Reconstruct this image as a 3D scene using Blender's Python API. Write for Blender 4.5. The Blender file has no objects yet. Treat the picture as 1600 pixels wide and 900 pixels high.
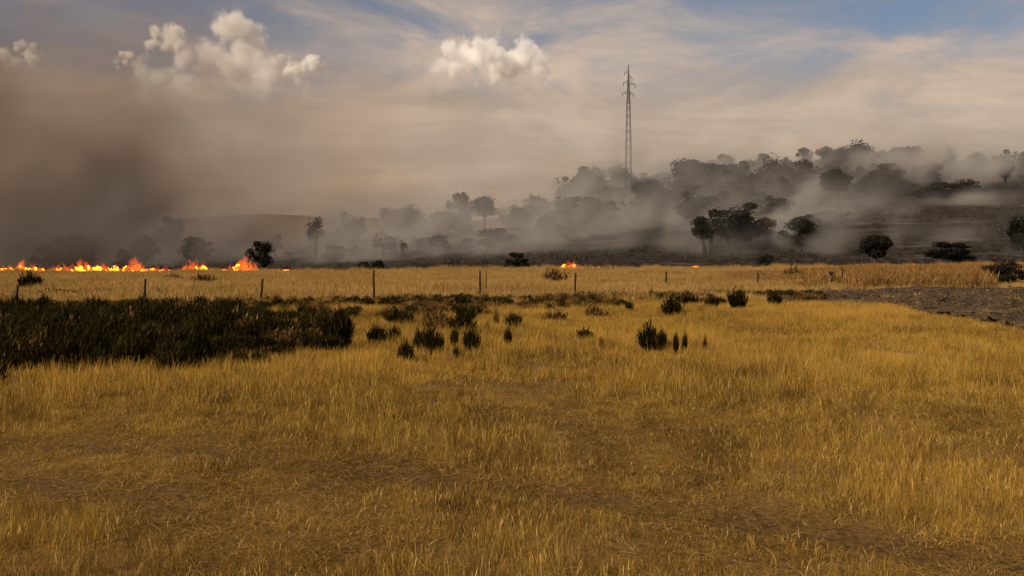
import bpy, math, random
import numpy as np
from mathutils import Vector

random.seed(7)
RNG = np.random.default_rng(11)
sc = bpy.context.scene
COL = sc.collection

# ------------------------------------------------------------------ camera
CAM_Z = 2.2
F = 1386.0            # focal length in photograph pixels (1600 wide)
HOR = 405.0           # photograph row of the horizon
cam_d = bpy.data.cameras.new('camera')
cam = bpy.data.objects.new('camera', cam_d)
COL.objects.link(cam)
cam.location = (0, 0, CAM_Z)
cam.rotation_euler = (math.radians(90), 0, 0)
cam_d.sensor_width = 36.0
cam_d.lens = 36.0 * F / 1600.0
cam_d.shift_y = -(450.0 - HOR) / 1600.0
cam_d.clip_start = 0.05
cam_d.clip_end = 40000
sc.camera = cam

# ------------------------------------------------------------------ exposure / render settings
sc.view_settings.view_transform = 'Standard'
sc.view_settings.look = 'None'
sc.view_settings.exposure = 0.0
sc.view_settings.gamma = 1.0
sc.render.engine = 'CYCLES'
cy = sc.cycles
cy.use_denoising = True
cy.max_bounces = 14
cy.diffuse_bounces = 2
cy.glossy_bounces = 1
cy.transmission_bounces = 2
cy.volume_bounces = 12
cy.transparent_max_bounces = 24
cy.volume_step_rate = 1.5
cy.volume_max_steps = 256
cy.use_adaptive_sampling = True
cy.adaptive_threshold = 0.015

# ------------------------------------------------------------------ sun
SUN_EL = math.radians(33)
SUN_AZ = math.radians(228)          # compass-like: 0 = +Y, clockwise, so behind the camera to the left
sun_dir = Vector((math.sin(SUN_AZ) * math.cos(SUN_EL), math.cos(SUN_AZ) * math.cos(SUN_EL), math.sin(SUN_EL)))
sd = bpy.data.lights.new('sun', 'SUN')
sd.energy = 4.4
sd.angle = math.radians(0.5)
sd.color = (1.0, 0.86, 0.68)
sun = bpy.data.objects.new('sun', sd)
COL.objects.link(sun)
sun.rotation_euler = (-sun_dir).to_track_quat('-Z', 'Y').to_euler()


# ------------------------------------------------------------------ node helper
class NB:
    def __init__(self, tree):
        self.t = tree
        self.n = tree.nodes
        self.l = tree.links

    def node(self, kind, **kw):
        n = self.n.new(kind)
        for k, v in kw.items():
            setattr(n, k, v)
        return n

    def put(self, sock, v):
        if hasattr(v, 'is_output') or isinstance(v, bpy.types.NodeSocket):
            self.l.new(v, sock)
        elif v is not None:
            sock.default_value = v

    def math(self, op, a, b=None, c=None, clamp=False):
        n = self.node('ShaderNodeMath', operation=op)
        n.use_clamp = clamp
        self.put(n.inputs[0], a)
        if b is not None:
            self.put(n.inputs[1], b)
        if c is not None:
            self.put(n.inputs[2], c)
        return n.outputs[0]

    def noise(self, vec, scale, detail=3.0, rough=0.55, dist=0.0):
        n = self.node('ShaderNodeTexNoise')
        n.inputs['Scale'].default_value = scale
        n.inputs['Detail'].default_value = detail
        n.inputs['Roughness'].default_value = rough
        n.inputs['Distortion'].default_value = dist
        if vec is not None:
            self.put(n.inputs['Vector'], vec)
        return n.outputs[0]

    def smooth(self, v, lo, hi, a=0.0, b=1.0):
        n = self.node('ShaderNodeMapRange', interpolation_type='SMOOTHSTEP')
        self.put(n.inputs[0], v)
        self.put(n.inputs[1], lo)
        self.put(n.inputs[2], hi)
        n.inputs[3].default_value = a
        n.inputs[4].default_value = b
        return n.outputs[0]

    def mix(self, fac, a, b, mode='MIX'):
        n = self.node('ShaderNodeMix', data_type='RGBA', blend_type=mode)
        self.put(n.inputs[0], fac)
        for s, v in ((n.inputs[6], a), (n.inputs[7], b)):
            if isinstance(v, tuple) and len(v) == 3:
                v = (*v, 1.0)
            self.put(s, v)
        return n.outputs[2]

    def vmul(self, v, xyz):
        n = self.node('ShaderNodeVectorMath', operation='MULTIPLY')
        self.put(n.inputs[0], v)
        n.inputs[1].default_value = xyz
        return n.outputs[0]

    def sep(self, v):
        n = self.node('ShaderNodeSeparateXYZ')
        self.put(n.inputs[0], v)
        return n.outputs

    def comb(self, x, y, z):
        n = self.node('ShaderNodeCombineXYZ')
        for s, v in zip(n.inputs, (x, y, z)):
            self.put(s, v)
        return n.outputs[0]


# ------------------------------------------------------------------ world sky
world = bpy.data.worlds.new('World')
sc.world = world
world.use_nodes = True
wb = NB(world.node_tree)
for n in list(wb.n):
    wb.n.remove(n)
w_out = wb.node('ShaderNodeOutputWorld')
w_bg = wb.node('ShaderNodeBackground')
w_bg.inputs[1].default_value = 0.1
sky = wb.node('ShaderNodeTexSky', sky_type='NISHITA')
sky.sun_disc = False
sky.sun_elevation = SUN_EL
sky.sun_rotation = SUN_AZ
sky.altitude = 200
sky.air_density = 1.0
sky.dust_density = 1.5
sky.ozone_density = 1.0
tc = wb.node('ShaderNodeTexCoord')
sx, sy, sz = wb.sep(tc.outputs['Generated'])
# streaky sheet cloud on a flat deck above the plain, seen in perspective
zz = wb.math('ADD', wb.math('MAXIMUM', sz, 0.0), 0.07)
deck = wb.comb(wb.math('DIVIDE', sx, zz), wb.math('DIVIDE', sy, zz), 0.0)
puff = wb.noise(wb.vmul(tc.outputs['Generated'], (5.0, 5.0, 15.0)), 1.0, 6.0, 0.62, 0.5)     # broken, lumpy structure in the sheet
n1 = wb.noise(wb.vmul(deck, (0.42, 0.62, 1.0)), 1.0, 5.0, 0.52, 0.35)
n2 = wb.noise(wb.vmul(deck, (0.16, 0.22, 1.0)), 1.0, 3.0, 0.5, 0.2)
cov = wb.math('ADD', wb.math('ADD', wb.math('MULTIPLY', n1, 0.32), wb.math('MULTIPLY', n2, 0.4)), wb.math('MULTIPLY', puff, 0.48))
low = wb.smooth(sz, 0.12, 0.255, 0.24, 0.0)          # the deck closes up towards the horizon
cov = wb.smooth(wb.math('ADD', cov, low), 0.45, 0.78)
tint = wb.math('ADD', wb.math('MULTIPLY', wb.noise(wb.vmul(deck, (0.5, 0.9, 1.0)), 1.2, 4.0, 0.55), 0.4), wb.math('MULTIPLY', puff, 0.6))
sheet = wb.mix(wb.smooth(tint, 0.38, 0.64), (4.5, 3.5, 2.65), (6.9, 5.15, 3.7))
sky_dim = wb.mix(1.0, sky.outputs[0], (0.70, 0.70, 0.72), 'MULTIPLY')
w_col = wb.mix(wb.math('MULTIPLY', cov, 0.9), sky_dim, sheet)
wb.l.new(w_col, w_bg.inputs[0])
wb.l.new(w_bg.outputs[0], w_out.inputs[0])

# ------------------------------------------------------------------ numeric helpers
TAB2 = np.random.default_rng(5).random((256, 256)).astype(np.float32)
TAB3 = np.random.default_rng(6).random((64, 64, 64)).astype(np.float32)


def vn2(x, y):
    x = np.asarray(x, float); y = np.asarray(y, float)
    xi = np.floor(x).astype(int); yi = np.floor(y).astype(int)
    fx = x - xi; fy = y - yi
    fx = fx * fx * (3 - 2 * fx); fy = fy * fy * (3 - 2 * fy)
    a = TAB2[xi & 255, yi & 255]; b = TAB2[(xi + 1) & 255, yi & 255]
    c = TAB2[xi & 255, (yi + 1) & 255]; d = TAB2[(xi + 1) & 255, (yi + 1) & 255]
    return (a * (1 - fx) + b * fx) * (1 - fy) + (c * (1 - fx) + d * fx) * fy


def fbm2(x, y, o=4, gain=0.5):
    s = 0; w = 1; t = 0
    for k in range(o):
        s = s + w * vn2(x * 2 ** k + 17.3 * k, y * 2 ** k + 9.1 * k)
        t += w; w *= gain
    return s / t


def vn3(x, y, z):
    xi = np.floor(x).astype(int); yi = np.floor(y).astype(int); zi = np.floor(z).astype(int)
    fx = x - xi; fy = y - yi; fz = z - zi
    fx = fx * fx * (3 - 2 * fx); fy = fy * fy * (3 - 2 * fy); fz = fz * fz * (3 - 2 * fz)
    r = 0
    for i in (0, 1):
        for j in (0, 1):
            for k in (0, 1):
                w = (fx if i else 1 - fx) * (fy if j else 1 - fy) * (fz if k else 1 - fz)
                r = r + w * TAB3[(xi + i) & 63, (yi + j) & 63, (zi + k) & 63]
    return r


def fbm3(x, y, z, o=4, gain=0.5):
    s = 0; w = 1; t = 0
    for k in range(o):
        s = s + w * vn3(x * 2 ** k + 7.3 * k, y * 2 ** k + 3.1 * k, z * 2 ** k + 1.7 * k)
        t += w; w *= gain
    return s / t


def sstep(a, b, x):
    t = np.clip((np.asarray(x, float) - a) / (b - a), 0, 1)
    return t * t * (3 - 2 * t)


# wheel tracks across the meadow (world x, y)
TRACK = np.array([(-9.0, 11.2), (-6.2, 10.9), (-3.6, 10.4), (-1.4, 9.3), (0.3, 8.4), (1.9, 7.65), (3.1, 6.9), (4.2, 6.2), (6.0, 5.2)])
TRACK2 = np.array([(-9.0, 9.6), (-6.4, 9.4), (-4.6, 8.9), (-3.4, 8.1), (-2.0, 7.2), (-0.8, 6.2), (0.2, 5.2)])
TRACK3 = np.array([(0.9, 10.2), (0.8, 12.5), (0.4, 16), (0.0, 20)])


def dist_poly(x, y, P):
    d = np.full(np.shape(x), 1e9)
    for (x0, y0), (x1, y1) in zip(P[:-1], P[1:]):
        dx, dy = x1 - x0, y1 - y0
        t = np.clip(((x - x0) * dx + (y - y0) * dy) / (dx * dx + dy * dy), 0, 1)
        d = np.minimum(d, np.hypot(x - x0 - t * dx, y - y0 - t * dy))
    return d


def track_mask(x, y):
    w = 0.33 + 0.28 * fbm2(x * 0.9, y * 0.9, 2)
    m = np.exp(-(dist_poly(x, y, TRACK) / w) ** 2) * sstep(0.25, 0.5, fbm2(x * 0.5 + 3, y * 0.5, 2) + 0.1)
    m2 = np.exp(-(dist_poly(x, y, TRACK2) / (w * 1.3)) ** 2) * sstep(0.3, 0.55, fbm2(x * 0.4 + 8, y * 0.4, 2) + 0.1)
    m3 = 0.6 * np.exp(-(dist_poly(x, y, TRACK3) / 0.22) ** 2)
    bare = 0.95 * np.exp(-(((x + 3.7) / 1.1) ** 2 + ((y - 8.4) / 0.55) ** 2))
    return np.clip(np.maximum(np.maximum(m, m2 * 0.9), np.maximum(m3, bare)), 0, 1)


def edge_y(x):
    """where the unburnt meadow ends and the black ground begins"""
    return 178 + 12 * (fbm2(np.asarray(x) / 14.0 + 40, np.asarray(x) * 0 + 3.3, 3) - 0.5)


def terrain(x, y):
    x = np.asarray(x, float); y = np.asarray(y, float)
    near = 0.16 * (fbm2(x / 6.0 + 50, y / 6.0 + 50, 3) - 0.5) * (1 - sstep(120, 180, y)) * sstep(-2, 4, y)
    tr = -0.05 * track_mask(x, y) * (np.abs(y) < 25)
    near = near + (0.5 * (fbm2(x / 17.0 + 21, y / 45.0 + 2, 3) - 0.5) + 0.85 * np.clip(x / 104.0, -0.5, 1.2)) * sstep(70, 165, y) * (1 - 0.6 * sstep(220, 320, y))
    t = np.clip((y - 186) / 330.0, 0, 1.15)
    side = 1 / (1 + np.exp(-(x - 22) / 40.0))
    hill = 55 * t ** 0.75 * side + 3.0 * t
    fold = 5.0 * (fbm2(x / 45.0 + 80, y / 38.0 + 12, 3) - 0.5) * np.clip(t * 5, 0, 1) * (0.3 + 0.7 * side)
    terr = 0.12 * np.sin(hill * 1.6 + 2 * fbm2(x / 30.0, y / 30.0, 2)) * np.clip(t * 4, 0, 1) * side
    far = 85 * sstep(900, 1700, y) * (0.55 + 0.7 * fbm2(x / 420.0 + 5, y / 600.0, 3)) * sstep(900, -500, x)
    return near + tr + hill + fold + terr + far


def tz(x, y):
    return float(terrain(np.array([x]), np.array([y]))[0])


def at(px, d):
    return (px - 800.0) / F * d


def ground_hit(px, py, lo=6.0, hi=620.0, default=None):
    """the point of the terrain that shows at a photograph pixel"""
    d = np.concatenate([np.linspace(lo, 200, 1600), np.linspace(200, hi, 1600)])
    d = d[d >= lo]
    x = (px - 800.0) / F * d
    z = CAM_Z + (HOR - py) / F * d
    below = z <= terrain(x, d)
    if below.any():
        k = int(np.argmax(below))
        return x[k], d[k]
    return ((px - 800.0) / F * default, default)


# ------------------------------------------------------------------ object helpers
def tag(o, label=None, cat=None, group=None, kind=None):
    if label: o['label'] = label
    if cat: o['category'] = cat
    if group: o['group'] = group
    if kind: o['kind'] = kind
    return o


def mesh_np(name, verts, faces, mat=None, smooth=False):
    me = bpy.data.meshes.new(name)
    me.from_pydata(np.asarray(verts, float).tolist() if isinstance(verts, np.ndarray) else verts, [], faces)
    if mat:
        for m in (mat if isinstance(mat, (list, tuple)) else [mat]):
            me.materials.append(m)
    if smooth:
        me.shade_smooth()
    me.update()
    return me


def obj(name, me, parent=None, loc=None):
    o = bpy.data.objects.new(name, me)
    COL.objects.link(o)
    if parent: o.parent = parent
    if loc is not None: o.location = loc
    return o


def empty(name, loc):
    o = bpy.data.objects.new(name, None)
    COL.objects.link(o)
    o.location = loc
    o.empty_display_size = 0.2
    return o


def tube(path, radii, segs=6, cap=True):
    """swept tube: lists of verts and faces"""
    V, Fc = [], []
    path = [Vector(p) for p in path]
    for i, p in enumerate(path):
        d = (path[min(i + 1, len(path) - 1)] - path[max(i - 1, 0)]).normalized()
        a = d.cross(Vector((0.31, 0.95, 0.05))).normalized()
        b = d.cross(a).normalized()
        for k in range(segs):
            t = 2 * math.pi * k / segs
            V.append(p + (a * math.cos(t) + b * math.sin(t)) * radii[i])
    for i in range(len(path) - 1):
        for k in range(segs):
            k2 = (k + 1) % segs
            Fc.append((i * segs + k, i * segs + k2, (i + 1) * segs + k2, (i + 1) * segs + k))
    if cap:
        n = (len(path) - 1) * segs
        Fc.append(tuple(range(segs))[::-1])
        Fc.append(tuple(n + k for k in range(segs)))
    return V, Fc


class Soup:
    def __init__(self):
        self.V, self.F = [], []

    def add(self, V, Fc):
        o = len(self.V)
        self.V += [tuple(v) for v in V]
        self.F += [tuple(i + o for i in f) for f in Fc]

    def mesh(self, name, mat, smooth=True):
        return mesh_np(name, self.V, self.F, mat, smooth)


# ------------------------------------------------------------------ materials
def new_mat(name):
    m = bpy.data.materials.new(name)
    m.use_nodes = True
    b = NB(m.node_tree)
    for n in list(b.n):
        b.n.remove(n)
    out = b.node('ShaderNodeOutputMaterial')
    return m, b, out


def principled(b, out, color, rough=0.9, spec=0.2):
    p = b.node('ShaderNodeBsdfPrincipled')
    b.put(p.inputs['Base Color'], (*color, 1) if isinstance(color, tuple) and len(color) == 3 else color)
    b.put(p.inputs['Roughness'], rough)
    p.inputs['Specular IOR Level'].default_value = spec
    b.l.new(p.outputs[0], out.inputs[0])
    return p


def leaf_mat(name, c0, c1, c2=None, trans=0.25, patch=0.25):
    """plant matter: colour varies per instance, over the ground, and a little light comes through"""
    m, b, out = new_mat(name)
    at_ = b.node('ShaderNodeAttribute', attribute_type='INSTANCER', attribute_name='tone')
    geo = b.node('ShaderNodeNewGeometry')
    big = b.noise(geo.outputs['Position'], patch, 3.0, 0.6)
    isl = geo.outputs['Random Per Island']
    mott = b.noise(b.vmul(geo.outputs['Position'], (1, 1, 0)), 1.5, 4.0, 0.65)
    f = b.math('ADD', b.math('MULTIPLY', at_.outputs['Fac'], 0.3), b.math('MULTIPLY', isl, 0.3))
    f = b.math('ADD', f, b.math('MULTIPLY', b.smooth(mott, 0.32, 0.66), 0.3))
    f = b.math('ADD', f, b.math('MULTIPLY', b.smooth(big, 0.3, 0.7), 0.25))
    col = b.mix(b.smooth(f, 0.24, 0.88), c0, c1)
    if c2:
        col = b.mix(b.smooth(isl, 0.78, 0.95), col, c2)
    d = b.node('ShaderNodeBsdfDiffuse')
    t = b.node('ShaderNodeBsdfTranslucent')
    b.put(d.inputs[0], col); b.put(t.inputs[0], col)
    mx = b.node('ShaderNodeMixShader')
    mx.inputs[0].default_value = trans
    b.l.new(d.outputs[0], mx.inputs[1]); b.l.new(t.outputs[0], mx.inputs[2])
    b.l.new(mx.outputs[0], out.inputs[0])
    return m


M = {}
M['straw'] = leaf_mat('dry_grass', (0.075, 0.041, 0.008), (0.425, 0.252, 0.045), (0.60, 0.40, 0.135), 0.3, 0.35)
M['gold_straw'] = leaf_mat('golden_dry_grass', (0.105, 0.057, 0.010), (0.525, 0.310, 0.054), (0.66, 0.44, 0.145), 0.3, 0.22)
M['pale_straw'] = leaf_mat('pale_dry_grass', (0.22, 0.122, 0.033), (0.46, 0.285, 0.088), (0.52, 0.35, 0.14), 0.3, 0.09)
M['tall_straw'] = leaf_mat('tall_dry_grass', (0.13, 0.06, 0.016), (0.36, 0.20, 0.06), (0.42, 0.26, 0.10), 0.3, 0.12)
M['brown_scrub'] = leaf_mat('brown_undergrowth', (0.06, 0.032, 0.012), (0.19, 0.10, 0.035), (0.26, 0.17, 0.06), 0.2, 0.4)
M['broom'] = leaf_mat('dark_broom', (0.012, 0.010, 0.003), (0.037, 0.031, 0.009), (0.08, 0.055, 0.017), 0.15, 0.5)
M['tree_leaf'] = leaf_mat('tree_leaves', (0.010, 0.010, 0.007), (0.028, 0.026, 0.017), (0.036, 0.032, 0.02), 0.15, 0.1)
M['brown_leaf'] = leaf_mat('scorched_leaves', (0.03, 0.017, 0.011), (0.075, 0.04, 0.025), (0.09, 0.05, 0.03), 0.15, 0.1)
M['burnt_stub'] = leaf_mat('burnt_stubble', (0.010, 0.008, 0.007), (0.05, 0.039, 0.032), (0.11, 0.09, 0.075), 0.0, 0.06)


def bark():
    m, b, out = new_mat('bark')
    tcn = b.node('ShaderNodeTexCoord')
    n = b.noise(b.vmul(tcn.outputs['Object'], (6, 6, 1.5)), 3.0, 4)
    principled(b, out, b.mix(n, (0.018, 0.014, 0.011), (0.06, 0.048, 0.038)), 0.95, 0.1)
    return m


M['bark'] = bark()


def wood_post():
    m, b, out = new_mat('weathered_wood')
    tcn = b.node('ShaderNodeTexCoord')
    n = b.noise(b.vmul(tcn.outputs['Object'], (40, 40, 3)), 1.0, 4)
    principled(b, out, b.mix(n, (0.010, 0.008, 0.005), (0.036, 0.027, 0.018)), 0.9, 0.1)
    return m


M['post'] = wood_post()


def steel():
    m, b, out = new_mat('galvanised_steel')
    geo = b.node('ShaderNodeNewGeometry')
    n = b.noise(geo.outputs['Position'], 0.6, 3)
    p = principled(b, out, b.mix(n, (0.035, 0.033, 0.032), (0.08, 0.075, 0.07)), 0.65, 0.3)
    p.inputs['Metallic'].default_value = 0.2
    return m


M['steel'] = steel()


def ground_mat():
    m, b, out = new_mat('meadow_ground')
    geo = b.node('ShaderNodeNewGeometry')
    P = geo.outputs['Position']
    burn = b.node('ShaderNodeAttribute', attribute_name='burn').outputs['Fac']
    track = b.node('ShaderNodeAttribute', attribute_name='track').outputs['Fac']
    fine = b.noise(P, 14.0, 5, 0.65)
    mid = b.noise(P, 1.1, 4, 0.6)
    big = b.noise(P, 0.12, 3, 0.5)
    litter = b.mix(b.smooth(fine, 0.3, 0.72), (0.06, 0.032, 0.010), (0.25, 0.135, 0.033))
    litter = b.mix(b.smooth(mid, 0.35, 0.7), litter, (0.16, 0.09, 0.027))
    litter = b.mix(b.math('MULTIPLY', b.smooth(big, 0.4, 0.65), 0.4), litter, (0.25, 0.15, 0.05))
    dirt = b.mix(b.smooth(fine, 0.3, 0.7), (0.042, 0.023, 0.008), (0.145, 0.082, 0.028))
    col = b.mix(b.math('MULTIPLY', track, 0.9), litter, dirt)
    # black ground: ash streaks that follow the slope, charred soil, unburnt tongues
    st = b.noise(b.vmul(P, (0.03, 0.10, 0.55)), 1.0, 5, 0.6, 0.6)
    sp = b.noise(P, 0.7, 4, 0.7)
    char = b.mix(b.smooth(sp, 0.35, 0.7), (0.012, 0.010, 0.008), (0.052, 0.041, 0.032))
    char = b.mix(b.math('MULTIPLY', b.smooth(st, 0.57, 0.72), 0.5), char, (0.17, 0.142, 0.117))
    edge = b.smooth(b.math('ADD', burn, b.math('MULTIPLY', b.math('SUBTRACT', sp, 0.5), 0.5)), 0.4, 0.6)
    col = b.mix(edge, col, char)
    p = principled(b, out, col, 0.95, 0.05)
    bp = b.node('ShaderNodeBump')
    bp.inputs['Strength'].default_value = 0.6
    bp.inputs['Distance'].default_value = 0.06
    b.put(bp.inputs['Height'], fine)
    b.l.new(bp.outputs[0], p.inputs['Normal'])
    return m


def soil_mat():
    m, b, out = new_mat('ploughed_soil')
    geo = b.node('ShaderNodeNewGeometry')
    P = geo.outputs['Position']
    a = b.noise(P, 2.2, 5, 0.65)
    c = b.noise(P, 0.35, 3, 0.5)
    col = b.mix(b.smooth(a, 0.3, 0.7), (0.030, 0.020, 0.011), (0.11, 0.074, 0.044))
    col = b.mix(b.math('MULTIPLY', b.smooth(c, 0.45, 0.7), 0.5), col, (0.13, 0.088, 0.052))
    p = principled(b, out, col, 0.95, 0.05)
    bp = b.node('ShaderNodeBump')
    bp.inputs['Strength'].default_value = 0.8
    bp.inputs['Distance'].default_value = 0.1
    b.put(bp.inputs['Height'], a)
    b.l.new(bp.outputs[0], p.inputs['Normal'])
    return m


M['ground'] = ground_mat()
M['soil'] = soil_mat()


def flame_mat():
    m, b, out = new_mat('flame')
    tcn = b.node('ShaderNodeTexCoord')
    gx_, gy_, gz_ = b.sep(tcn.outputs['Generated'])
    geo = b.node('ShaderNodeNewGeometry')
    nz = b.noise(b.vmul(geo.outputs['Position'], (1, 1, 0.55)), 1.5, 4, 0.7, 1.0)
    em = b.node('ShaderNodeEmission')
    b.put(em.inputs[0], b.mix(b.smooth(gz_, 0.1, 0.9), (1.0, 0.15, 0.004), (1.0, 0.085, 0.005)))
    k = b.math('MULTIPLY', b.smooth(nz, 0.34, 0.62, 0.3, 1.7), b.smooth(gz_, 1.25, 0.15, 0.25, 1.0))
    b.put(em.inputs[1], b.math('MULTIPLY', k, 0.74))
    b.l.new(em.outputs[0], out.inputs['Volume'])
    m.cycles.volume_step_rate = 0.6
    return m


M['flame'] = flame_mat()


def smoke_mat(name, color, mult, aniso=0.0):
    m, b, out = new_mat(name)
    v = b.node('ShaderNodeVolumePrincipled')
    v.inputs['Color'].default_value = (*color, 1)
    v.inputs['Density'].default_value = mult
    v.inputs['Anisotropy'].default_value = aniso
    b.l.new(v.outputs[0], out.inputs['Volume'])
    return m


M['veil'] = smoke_mat('brown_smoke', (0.70, 0.48, 0.305), 1.0)
M['dark_smoke'] = smoke_mat('dark_smoke', (0.205, 0.175, 0.15), 1.0)
M['cloud'] = smoke_mat('cloud', (0.998, 0.993, 0.982), 1.0)
M['low_smoke'] = smoke_mat('grey_smoke', (0.585, 0.55, 0.505), 1.0)

# ------------------------------------------------------------------ ground sheet
def fan_grid(name, ys, half, mat, mask=None):
    us = np.linspace(-1, 1, half)
    Y, U = np.meshgrid(ys, us, indexing='ij')
    X = U * (14 + 0.95 * np.abs(Y))
    Z = terrain(X, Y)
    V = np.stack([X, Y, Z], -1).reshape(-1, 3)
    nr, nc = Y.shape
    idx = np.arange(nr * nc).reshape(nr, nc)
    q = np.stack([idx[:-1, :-1], idx[:-1, 1:], idx[1:, 1:], idx[1:, :-1]], -1).reshape(-1, 4)
    me = mesh_np(name, V, q.tolist(), mat, True)
    x, y = V[:, 0], V[:, 1]
    burn = sstep(-3, 3, y - edge_y(x)) * (1 - 0.3 * sstep(620, 900, y))
    a = me.attributes.new('burn', 'FLOAT', 'POINT'); a.data.foreach_set('value', burn.astype(np.float32))
    tr = track_mask(x, y) * (y < 25)
    a = me.attributes.new('track', 'FLOAT', 'POINT'); a.data.foreach_set('value', tr.astype(np.float32))
    return me


ys = np.concatenate([np.linspace(-60, 3, 12), np.linspace(3.4, 14, 60), np.linspace(14.5, 60, 70), np.linspace(61.5, 176, 70),
                     np.linspace(177, 560, 190), np.linspace(565, 2200, 70), np.linspace(2300, 9000, 12)])
g = obj('ground', fan_grid('ground', ys, 220, M['ground']))
tag(g, 'dry meadow ground running on to blackened slopes and a hill', 'ground', kind='structure')

# ploughed plot, a thin sheet of ridged soil on the meadow at the right
PLOT = np.array([(15.6, 25.0), (16.6, 32.5), (17.2, 40.5), (14.6, 46.5), (17.0, 57), (23, 63), (39, 66.5), (80, 70), (80, 23)])


def in_poly(x, y, P):
    r = np.zeros(np.shape(x), bool)
    for (x0, y0), (x1, y1) in zip(P, np.roll(P, -1, 0)):
        c = ((y0 > y) != (y1 > y)) & (x < (x1 - x0) * (y - y0) / (y1 - y0 + 1e-12) + x0)
        r ^= c
    return r


def plot_z(x, y):
    rid = 0.07 * np.sin((y + 0.12 * x + 1.2 * fbm2(x / 5, y / 5, 2)) * 2 * math.pi / 0.9)
    return terrain(x, y) + 0.05 + rid + 0.22 * (fbm2(x * 1.3, y * 1.3, 3) - 0.4)


gx = np.arange(13, 80, 0.34); gy = np.arange(22.5, 71, 0.27)
X, Y = np.meshgrid(gx, gy, indexing='ij')
wob = 2.6 * (fbm2(X * 0.45, Y * 0.45, 3) - 0.5)
ins = in_poly(X + wob, Y + wob, PLOT)
Z = plot_z(X, Y)
idx = np.arange(X.size).reshape(X.shape)
ok = ins[:-1, :-1] & ins[1:, :-1] & ins[1:, 1:] & ins[:-1, 1:]
q = np.stack([idx[:-1, :-1], idx[1:, :-1], idx[1:, 1:], idx[:-1, 1:]], -1)[ok]
used = np.unique(q)
remap = np.full(X.size, -1); remap[used] = np.arange(len(used))
V = np.stack([X.ravel(), Y.ravel(), Z.ravel()], -1)[used]
pf = obj('ploughed_field', mesh_np('ploughed_field', V, remap[q].tolist(), M['soil'], True))
tag(pf, 'brown ploughed plot of broken soil beside the golden meadow', 'ploughed field', kind='structure')


# ------------------------------------------------------------------ scatter by geometry nodes (grass and ground cover only)
def tuft_mesh(name, blades, radius, h0, h1, width, lean, mat, seed, segs=2, head=0.0):
    r = random.Random(seed)
    V, Fc = [], []
    for _ in range(blades):
        a = r.uniform(0, 6.283); rr = radius * math.sqrt(r.random())
        bx, by = rr * math.cos(a), rr * math.sin(a)
        h = r.uniform(h0, h1)
        la = r.uniform(0, 6.283); ln = h * lean * r.random() ** 0.6
        wa = r.uniform(0, 3.1416)
        wx, wy = math.cos(wa) * width, math.sin(wa) * width
        o = len(V)
        for s in range(segs + 1):
            t = s / segs
            cx = bx + math.cos(la) * ln * t * t
            cyy = by + math.sin(la) * ln * t * t
            cz = h * t * (1 - 0.18 * t * lean) - 0.02
            w = 0.5 * (1 - 0.85 * t)
            if head and s == segs - 1:
                w = 0.5 * head
            V.append((cx - wx * w, cyy - wy * w, cz)); V.append((cx + wx * w, cyy + wy * w, cz))
        for s in range(segs):
            Fc.append((o + 2 * s, o + 2 * s + 1, o + 2 * s + 3, o + 2 * s + 2))
    return mesh_np(name, V, Fc, mat)


def proto_collection(name, meshes):
    c = bpy.data.collections.new(name)
    for k, me in enumerate(meshes):
        c.objects.link(bpy.data.objects.new(f'{name}_{chr(97 + k)}', me))
    return c


def scatter(name, pts, scale, rot, kind_idx, tone, coll, label, cat):
    me = bpy.data.meshes.new(name)
    me.from_pydata(pts.tolist(), [], [])
    for nm, ty, arr in (('size', 'FLOAT_VECTOR', scale), ('spin', 'FLOAT_VECTOR', rot)):
        a = me.attributes.new(nm, ty, 'POINT'); a.data.foreach_set('vector', np.ascontiguousarray(arr, np.float32).ravel())
    a = me.attributes.new('pick', 'INT', 'POINT'); a.data.foreach_set('value', kind_idx.astype(np.int32))
    a = me.attributes.new('tone', 'FLOAT', 'POINT'); a.data.foreach_set('value', tone.astype(np.float32))
    o = obj(name, me)
    ng = bpy.data.node_groups.new(name + '_scatter', 'GeometryNodeTree')
    ng.interface.new_socket('Geometry', in_out='INPUT', socket_type='NodeSocketGeometry')
    ng.interface.new_socket('Geometry', in_out='OUTPUT', socket_type='NodeSocketGeometry')
    N, L = ng.nodes, ng.links
    gi = N.new('NodeGroupInput'); go = N.new('NodeGroupOutput')
    iop = N.new('GeometryNodeInstanceOnPoints')
    ci = N.new('GeometryNodeCollectionInfo')
    ci.inputs[0].default_value = coll
    ci.inputs['Separate Children'].default_value = True
    ci.inputs['Reset Children'].default_value = True

    def named(nm, ty):
        n = N.new('GeometryNodeInputNamedAttribute'); n.data_type = ty; n.inputs[0].default_value = nm
        return n.outputs[0]
    L.new(gi.outputs[0], iop.inputs['Points'])
    L.new(ci.outputs[0], iop.inputs['Instance'])
    iop.inputs['Pick Instance'].default_value = True
    L.new(named('pick', 'INT'), iop.inputs['Instance Index'])
    L.new(named('spin', 'FLOAT_VECTOR'), iop.inputs['Rotation'])
    L.new(named('size', 'FLOAT_VECTOR'), iop.inputs['Scale'])
    L.new(iop.outputs[0], go.inputs[0])
    o.modifiers.new('scatter', 'NODES').node_group = ng
    tag(o, label, cat, kind='stuff')
    return o


def fan_points(n, d0, d1, spread=0.66, pad=2.0):
    """uniform points of the ground in the camera's fan, a little wider than the view"""
    u = RNG.random(n)
    d = np.sqrt(d0 * d0 + u * (d1 * d1 - d0 * d0))
    x = (RNG.random(n) * 2 - 1) * (spread * d + pad)
    return x, d


def rot_arr(n, tilt=0.12):
    return np.stack([RNG.normal(0, tilt, n), RNG.normal(0, tilt, n), RNG.random(n) * 6.283], -1)


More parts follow.
